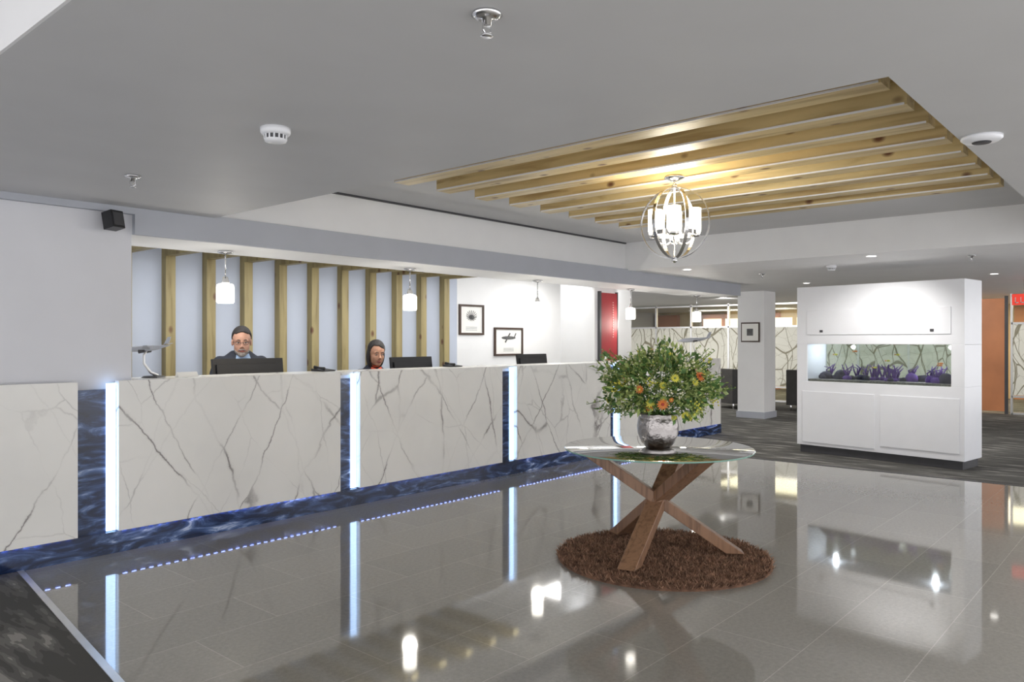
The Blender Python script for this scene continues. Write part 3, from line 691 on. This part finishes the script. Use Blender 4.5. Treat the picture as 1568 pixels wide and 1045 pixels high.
        shell(b.build('hair',origin=(x,y,chin),parent=E),.016,.004,5)
    b=MB()
    c1=M_shirt if male else M_orangecl
    b.tube([(.058*math.cos(a),.018-.062*math.sin(a)*1.0,sh+.024+(-.018*math.sin(a))) for a in [k*math.pi/8 for k in range(16)]],.011,c1,8,closed=True,M=P)
    b.add([(-.055,-.050,sh+.005),(.055,-.050,sh+.005),(.0,-.127,sh-.20),(-.065,-.078,sh-.04),(.065,-.078,sh-.04),(0,-.085,sh-.02)],[(0,5,3),(1,4,5),(3,5,2),(5,4,2)],c1,False,P)
    b.build('shirt_collar',origin=(x,y,sh),parent=E)
    b=MB(); C=P
    b.ell((0,.02,seat-.075),(.22,.22,.04),M_char,24,10,M=C); b.cyl((0,.02,seat-.08),(0,.02,.12),.025,M_chrome,M=C)
    b.band((x,y,.16),.20,.02,.02,Matrix.Identity(3),M_chrome,32); 
    for k in range(5):
        a=k*2*math.pi/5; ex,ey=.26*math.cos(a),.02+.26*math.sin(a)
        b.tube([(0,.02,.12),(ex,ey,.07)],[.022,.015],M_dark,8,M=C); b.ell((ex,ey,.03),(.03,.03,.03),M_dark,M=C)
        b.tube([(0,.02,.16),(.20*math.cos(a),.2*math.sin(a),.16)],.008,M_chrome,6,M=C)
    b.tube([(0,.20,seat-.08),(0,.27,seat+.0),(0,.27,seat+.2)],.015,M_dark,8,M=C)
    b.ell((0,.25,seat+.22),(.18,.03,.12),M_char,20,12,M=C)
    b.build(chair,origin=(x,y,0))
person('receptionist_man',3.70,6.52,.70,1.575,math.radians(-18),math.radians(-28),math.radians(9),M_skin,M_suit,M_hairk,True,'drafting_chair')
person('receptionist_woman',5.24,6.52,.585,1.450,math.radians(-18),math.radians(-18),math.radians(10),M_skin2,M_suit,M_hairk,False,'drafting_chair.001')
# ------------------------------------------------------------------ LIGHTS
def area(name,loc,sx,sy,e,rot=(0,0,0),col=(1,1,1)):
    l=bpy.data.lights.new(name,'AREA'); l.shape='RECTANGLE'; l.size=sx; l.size_y=sy; l.energy=e; l.color=col
    o=bpy.data.objects.new(name,l); o.location=loc; o.rotation_euler=rot; S.collection.objects.link(o)
area('office_fill_light',(6.2,6.42,2.42),7.5,.15,66,(math.radians(35),0,0),(.95,.97,1))  # added fill hidden behind the soffit, brightens office wall and staff
area('office_side_fill',(9.5,7.3,2.43),.5,.5,14,(0,0,0),(1,.98,.95))  # added fill, lifts the right end of the back wall
area('backroom_light',(20.5,5,2.36),3,9,260,col=(1,.85,.6))
area('lounge_light',(14.5,9.8,2.37),1,3,120,col=(1,.97,.9))
w=bpy.data.worlds.new('world'); S.world=w; w.use_nodes=True
w.node_tree.nodes['Background'].inputs[0].default_value=(.985,.98,1,1); w.node_tree.nodes['Background'].inputs[1].default_value=2.0
# ------------------------------------------------------------------ CAMERA
cd=bpy.data.cameras.new('camera'); cd.lens=36*1181/1568; cd.sensor_width=36; cd.clip_start=.05
co=bpy.data.objects.new('camera',cd); co.location=(0,0,1.45); co.rotation_euler=(math.radians(90),0,math.radians(41.1-90)); S.collection.objects.link(co)
S.camera=co
